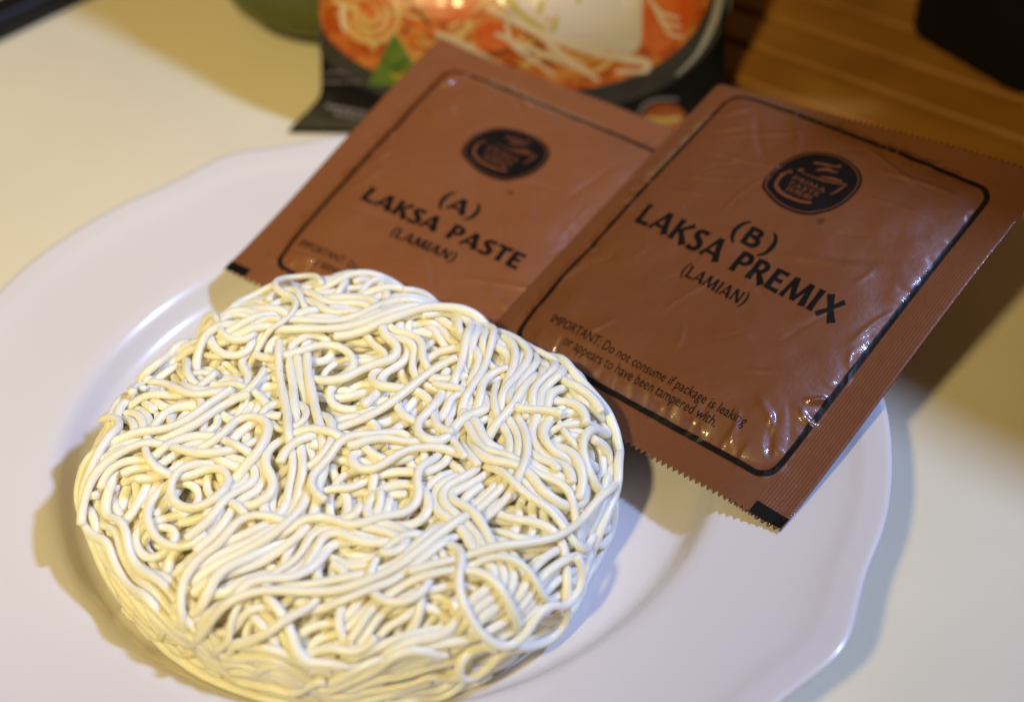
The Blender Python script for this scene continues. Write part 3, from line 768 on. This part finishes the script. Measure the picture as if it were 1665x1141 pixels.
def super_ell(cx, cy, ra, rb, p=2.5, n=96, a0=0, a1=360):
    out = []
    for i in range(n):
        a = R_(a0 + (a1 - a0) * i / (n if a1 - a0 == 360 else n - 1)); c, s = math.cos(a), math.sin(a)
        out.append((cx + ra * math.copysign(abs(c) ** (2 / p), c), cy + rb * math.copysign(abs(s) ** (2 / p), s)))
    return out
def clip_sheet(pts): return [(min(max(x, 15.8), 169), min(max(y, 3), 98)) for x, y in pts]
def poly(name, pts, mat, off, parent=None):
    return print_on(shK, name, pts, [tuple(range(len(pts)))], mat, parent or packet, off, step=3.0)
def swipe(name, pts, mat, off, parent=None):
    s = smooth_line(pts, 6); v_, f_ = ribbon(s); return print_on(shK, name, v_, f_, mat, parent or packet, off, step=3.0)
bowl = poly('printed_bowl', clip_sheet(super_ell(88, 62, 82, 54)), M['p_rim'], 0.00010)
swipe('printed_bowl_edge', [(150, 22.5, .6), (157, 30, 1.4), (162, 40, 2.6), (164.5, 50, 3.5), (165.5, 62, 4)], M['p_rimlight'], 0.00018, bowl)
soup = poly('printed_soup', clip_sheet(super_ell(87, 62, 75, 46.5)), M['soup'], 0.00016, bowl)
rp = random.Random(5)
for k in range(120):                                                    # noodles printed in the soup
    a = rp.uniform(22, 112); b = rp.uniform(20, 62); L = rp.uniform(10, 30); th = rp.uniform(-0.7, 0.5); cu = rp.uniform(-0.06, 0.10); wd = rp.uniform(0.8, 2.4)
    pts = []
    for i in range(6):
        if ((a - 87) / 73) ** 2 + ((b - 62) / 44) ** 2 > 0.98: break
        if not 17 < a < 168 or b > 95: break
        pts.append((a, b, wd)); a += math.cos(th) * L / 5; b += math.sin(th) * L / 5; th += cu * L / 5
    if len(pts) > 2: swipe('printed_noodle', pts, M[rp.choice(['p_orange', 'p_orange', 'p_orange', 'p_noodle', 'p_noodle', 'p_brown', 'p_prawn'])], 0.00022 + 0.00001 * (k % 9), soup)
for r0, wd in ((10.5, 2.0), (6.5, 1.6), (3.2, 1.3)):                   # curled noodle nest at the left
    swipe('printed_noodle', [(38 + r0 * math.cos(t), 42 + 0.85 * r0 * math.sin(t), wd) for t in np.linspace(2.6, 6.9, 9)], M['p_noodle'], 0.00031, soup)
swipe('printed_noodle', [(27, 47, 1.6), (26.5, 42, 2.2), (27.5, 37, 1.5)], M['p_pale'], 0.00032, soup)
poly('printed_meat', [tuple(p) for p in smooth_line([(58, 44), (66, 40), (74, 41), (78, 48), (76, 58), (66, 62), (57, 55)], 5, True)], M['p_prawn'], 0.00030, soup)
poly('printed_meat', [tuple(p) for p in smooth_line([(76, 33), (84, 30), (92, 33), (88, 39), (80, 40)], 5, True)], M['p_prawn'], 0.00030, soup)
poly('printed_topping', [tuple(p) for p in smooth_line([(80, 50), (86, 45), (94, 43), (97, 48), (92, 56), (84, 58)], 5, True)], M['p_brown'], 0.00030, soup)
egg = poly('printed_egg', [tuple(p) for p in smooth_line([(84, 52), (90, 42), (98, 37), (110, 33), (124, 31), (135, 30.5), (137, 40), (138, 52), (134, 66), (110, 74), (92, 66)], 5, True)], M['p_egg'], 0.00034, soup)
swipe('printed_egg_yolk', [(86, 54, 1.6), (91, 45, 2.0), (98, 39.5, 1.5), (103, 37, .8)], M['p_yellow'], 0.00042, egg)
for x, y in ((100, 42), (114, 46), (105, 36)): swipe('printed_leaf', [(x, y, .6), (x + .6, y + 3, 2.0), (x + 1.8, y + 6, .7)], M['p_yellow'], 0.00042, egg)
poly('printed_prawn', [tuple(p) for p in smooth_line([(137, 49), (137.5, 36), (141, 30), (148, 33), (154, 41), (156, 52), (150, 62), (141, 60)], 5, True)], M['p_prawn'], 0.00034, soup)
for k in range(3): swipe('printed_prawn_stripe', [(138 + 2 * k, 50 - 3.5 * k, .8), (143 + 2 * k, 44 - 3.6 * k, 1.3), (150 + k, 42 - 3 * k, .8)], M['p_pale'], 0.00040, soup)
for pts in ([(82, 44.5, 1.8), (98, 37, 2.4), (118, 30.5, 3.0), (132, 28, 3.2), (139, 26.5, 2.6), (138, 23.8, 1.8), (128, 23.5, 1.2)], [(100, 36, 1.6), (108, 29, 2.8), (117, 24, 2.0)],
            [(88, 40, 1.6), (90, 33, 2.0), (97, 27.5, 1.6), (106, 21.8, 1.2)], [(84, 36, 1.4), (96, 31, 1.8), (110, 26, 1.5), (122, 20.5, 1.3)], [(62, 36, 1.6), (70, 33, 2.4), (80, 28, 1.8), (92, 22, 1.4)]):
    swipe('printed_noodle', pts, M['p_pale'], 0.00046, soup)
tri = poly('printed_triangle', [(46.4, 36.2), (35.0, 17.8), (58.5, 17.8)], M['p_green'], 0.00040)
for pts in ([(41.8, 25.5, 1.2), (43.2, 27.2, 1.6)], [(50.5, 25.5, 1.2), (49.2, 27.2, 1.6)], [(43.5, 23.4, .8), (46.5, 21.8, 1.4), (49.5, 23.4, .8)], [(44, 25.2, .7), (46.5, 24.4, 1.2), (49, 25.2, .7)]):
    swipe('printed_triangle_mark', pts, M['p_dkgreen'], 0.00048, tri)
swipe('printed_triangle_mark', [(44, 22.6, .8), (46.5, 20.6, 1.4), (49, 22.6, .8)], M['p_yellow'], 0.00052, tri)
def grey_line(a0, a1, b, hgt, slope, seed):
    q = random.Random(seed); x = a0
    while x < a1:
        wl = q.uniform(1.2, 3.6); swipe('printed_small_lettering', [(x, b + slope * (x - a0), hgt), (min(x + wl, a1), b + slope * (x + wl - a0), hgt)], M['p_grey'], 0.00026); x += wl + 0.7
grey_line(17, 28, 22.2, 1.0, 0, 1); grey_line(17, 33, 18.9, 1.0, 0, 2); grey_line(19, 44, 10.0, 1.5, -0.16, 3); grey_line(22, 46, 7.4, 1.2, -0.16, 4)
seal = poly('printed_round_emblem', super_ell(146, 7.6, 8, 5, 2.0, 40), M['p_brown'], 0.00022)
swipe('printed_emblem_band', [(139.5, 7.2, 1.2), (145, 6.4, 2.2), (152, 7.4, 1.4)], M['p_gold'], 0.00030, seal)
swipe('printed_emblem_arc', [(136.5, 8.0, .8), (138.5, 11.8, 1.2), (144, 14.0, 1.2), (151, 14.0, 1.0)], M['p_grey'], 0.00024, seal)

# ------------------------------------------------------------------ wooden board of planks
BD = np.array([0.738, -0.675]); BN = np.array([0.675, 0.738])          # along the planks, across them (away from the camera)
n0, PW = 0.2155, 0.0235
board = empty('wooden_board', (0.20, 0.20, 0.0)); tag(board, 'wooden board of brown planks with dark grooves behind the sachets', 'board')
a_mid = float(np.dot((0.205, 0.17), BD))
for k in range(9):
    v_, f_ = rbox(0.30, PW - 0.0042, 0.0095, 0.0016, 2, 0.0014)
    ctr = BD * (a_mid + 0.015) + BN * (n0 + PW * (k + 0.5))
    obj('plank', xform(v_, (ctr[0], ctr[1], 0.0005), math.atan2(BD[1], BD[0])), f_, M['wood'], board, smooth=False)
v_, f_ = rbox(0.296, PW * 9 - 0.004, 0.0050, 0.0012, 2, 0.0010)
ctr = BD * (a_mid + 0.015) + BN * (n0 + PW * 4.5)
M['groove'] = material('dark_wood', (0.07, 0.027, 0.006), rough=0.7)
obj('backing', xform(v_, (ctr[0], ctr[1], 0.0003), math.atan2(BD[1], BD[0])), f_, M['groove'], board, smooth=False)

# ------------------------------------------------------------------ black container standing on the board
bx = empty('black_container', (0.245, 0.205, 0.010)); tag(bx, 'tall black container with rounded corners standing on the wooden board', 'container')
v_, f_ = rbox(0.075, 0.065, 0.190, 0.012, 6, 0.003); obj('body', xform(v_, (0.2435, 0.1955, 0.0102), R_(29)), f_, M['black'], bx)
v_, f_ = rbox(0.078, 0.068, 0.016, 0.013, 6, 0.003); obj('lid', xform(v_, (0.2435, 0.1955, 0.2004), R_(29)), f_, M['black'], bx)

# ------------------------------------------------------------------ green cup behind the packet
cup = empty('green_cup', (-0.031, 0.270, 0.0)); tag(cup, 'olive green rounded cup standing behind the black noodle packet', 'cup')
prof = [(0.0, 0.0004), (0.020, 0.0004), (0.024, 0.002), (0.036, 0.008), (0.045, 0.020), (0.0485, 0.035), (0.048, 0.055), (0.046, 0.075), (0.0465, 0.078), (0.0450, 0.079), (0.0435, 0.077), (0.045, 0.055), (0.044, 0.030), (0.034, 0.012), (0.0, 0.008)]
v_, f_ = lathe(prof, 64); obj('bowl', xform([(x, y, z * 0.62) for x, y, z in v_], (-0.031, 0.270, 0.0), 0), [tuple(reversed(q)) for q in f_], M['green'], cup)

# ------------------------------------------------------------------ black-rimmed tray at the back left
tray = empty('tray', (-0.30, 0.40, 0.0)); tag(tray, 'black-rimmed tray with pale bed at the far end of the table', 'tray')
td = np.array([0.682, 0.731]); tn = np.array([-0.731, 0.682])
edge = np.array([-0.1767, 0.2601]) - tn * 0.0055
ctr = edge + td * 0.02 + tn * 0.10
TL_, TW_ = 0.30, 0.20
rz = math.atan2(td[1], td[0])
for (ox, oy, lx, ly) in ((0, -TW_ / 2 + 0.0085, TL_, 0.017), (0, TW_ / 2 - 0.0085, TL_, 0.017), (-TL_ / 2 + 0.0085, 0, 0.017, TW_ - 0.035), (TL_ / 2 - 0.0085, 0, 0.017, TW_ - 0.035)):
    v_, f_ = rbox(lx, ly, 0.012, 0.005, 4, 0.004)
    c, s = math.cos(rz), math.sin(rz)
    obj('rim', xform(v_, (ctr[0] + c * ox - s * oy, ctr[1] + s * ox + c * oy, 0.0004), rz), f_, M['tray_black'], tray)
v_, f_ = rbox(TL_ - 0.03, TW_ - 0.03, 0.0045, 0.003, 3, 0.001); obj('bed', xform(v_, (ctr[0], ctr[1], 0.0006), rz), f_, M['tray_in'], tray)

# ------------------------------------------------------------------ card box added out of view on the right, to shade part of the table
car = empty('shadow_blocker', (0.4165, -0.0007, 0)); tag(car, 'plain brown card box added out of view to cast a shadow across the right of the table', 'shadow_blocker')
LD = np.array([math.cos(R_(-45)), math.sin(R_(-45))]); LN = np.array([-LD[1], LD[0]])
CH = 0.20; cc = LN * (0.2285 + 0.075) + LD * 0.285
v_, f_ = rbox(0.35, 0.15, CH, 0.002, 2, 0.0015); obj('body', xform(v_, (cc[0], cc[1], 0.0004), R_(-45)), f_, M['card'], car, smooth=False)
for s in (-1, 1):
    v_, f_ = rbox(0.349, 0.0735, 0.0016, 0.001, 2, 0.0006)
    p = cc + LN * s * 0.0375
    obj('flap', xform(v_, (p[0], p[1], CH + 0.0006), R_(-45)), f_, M['card'], car, smooth=False)
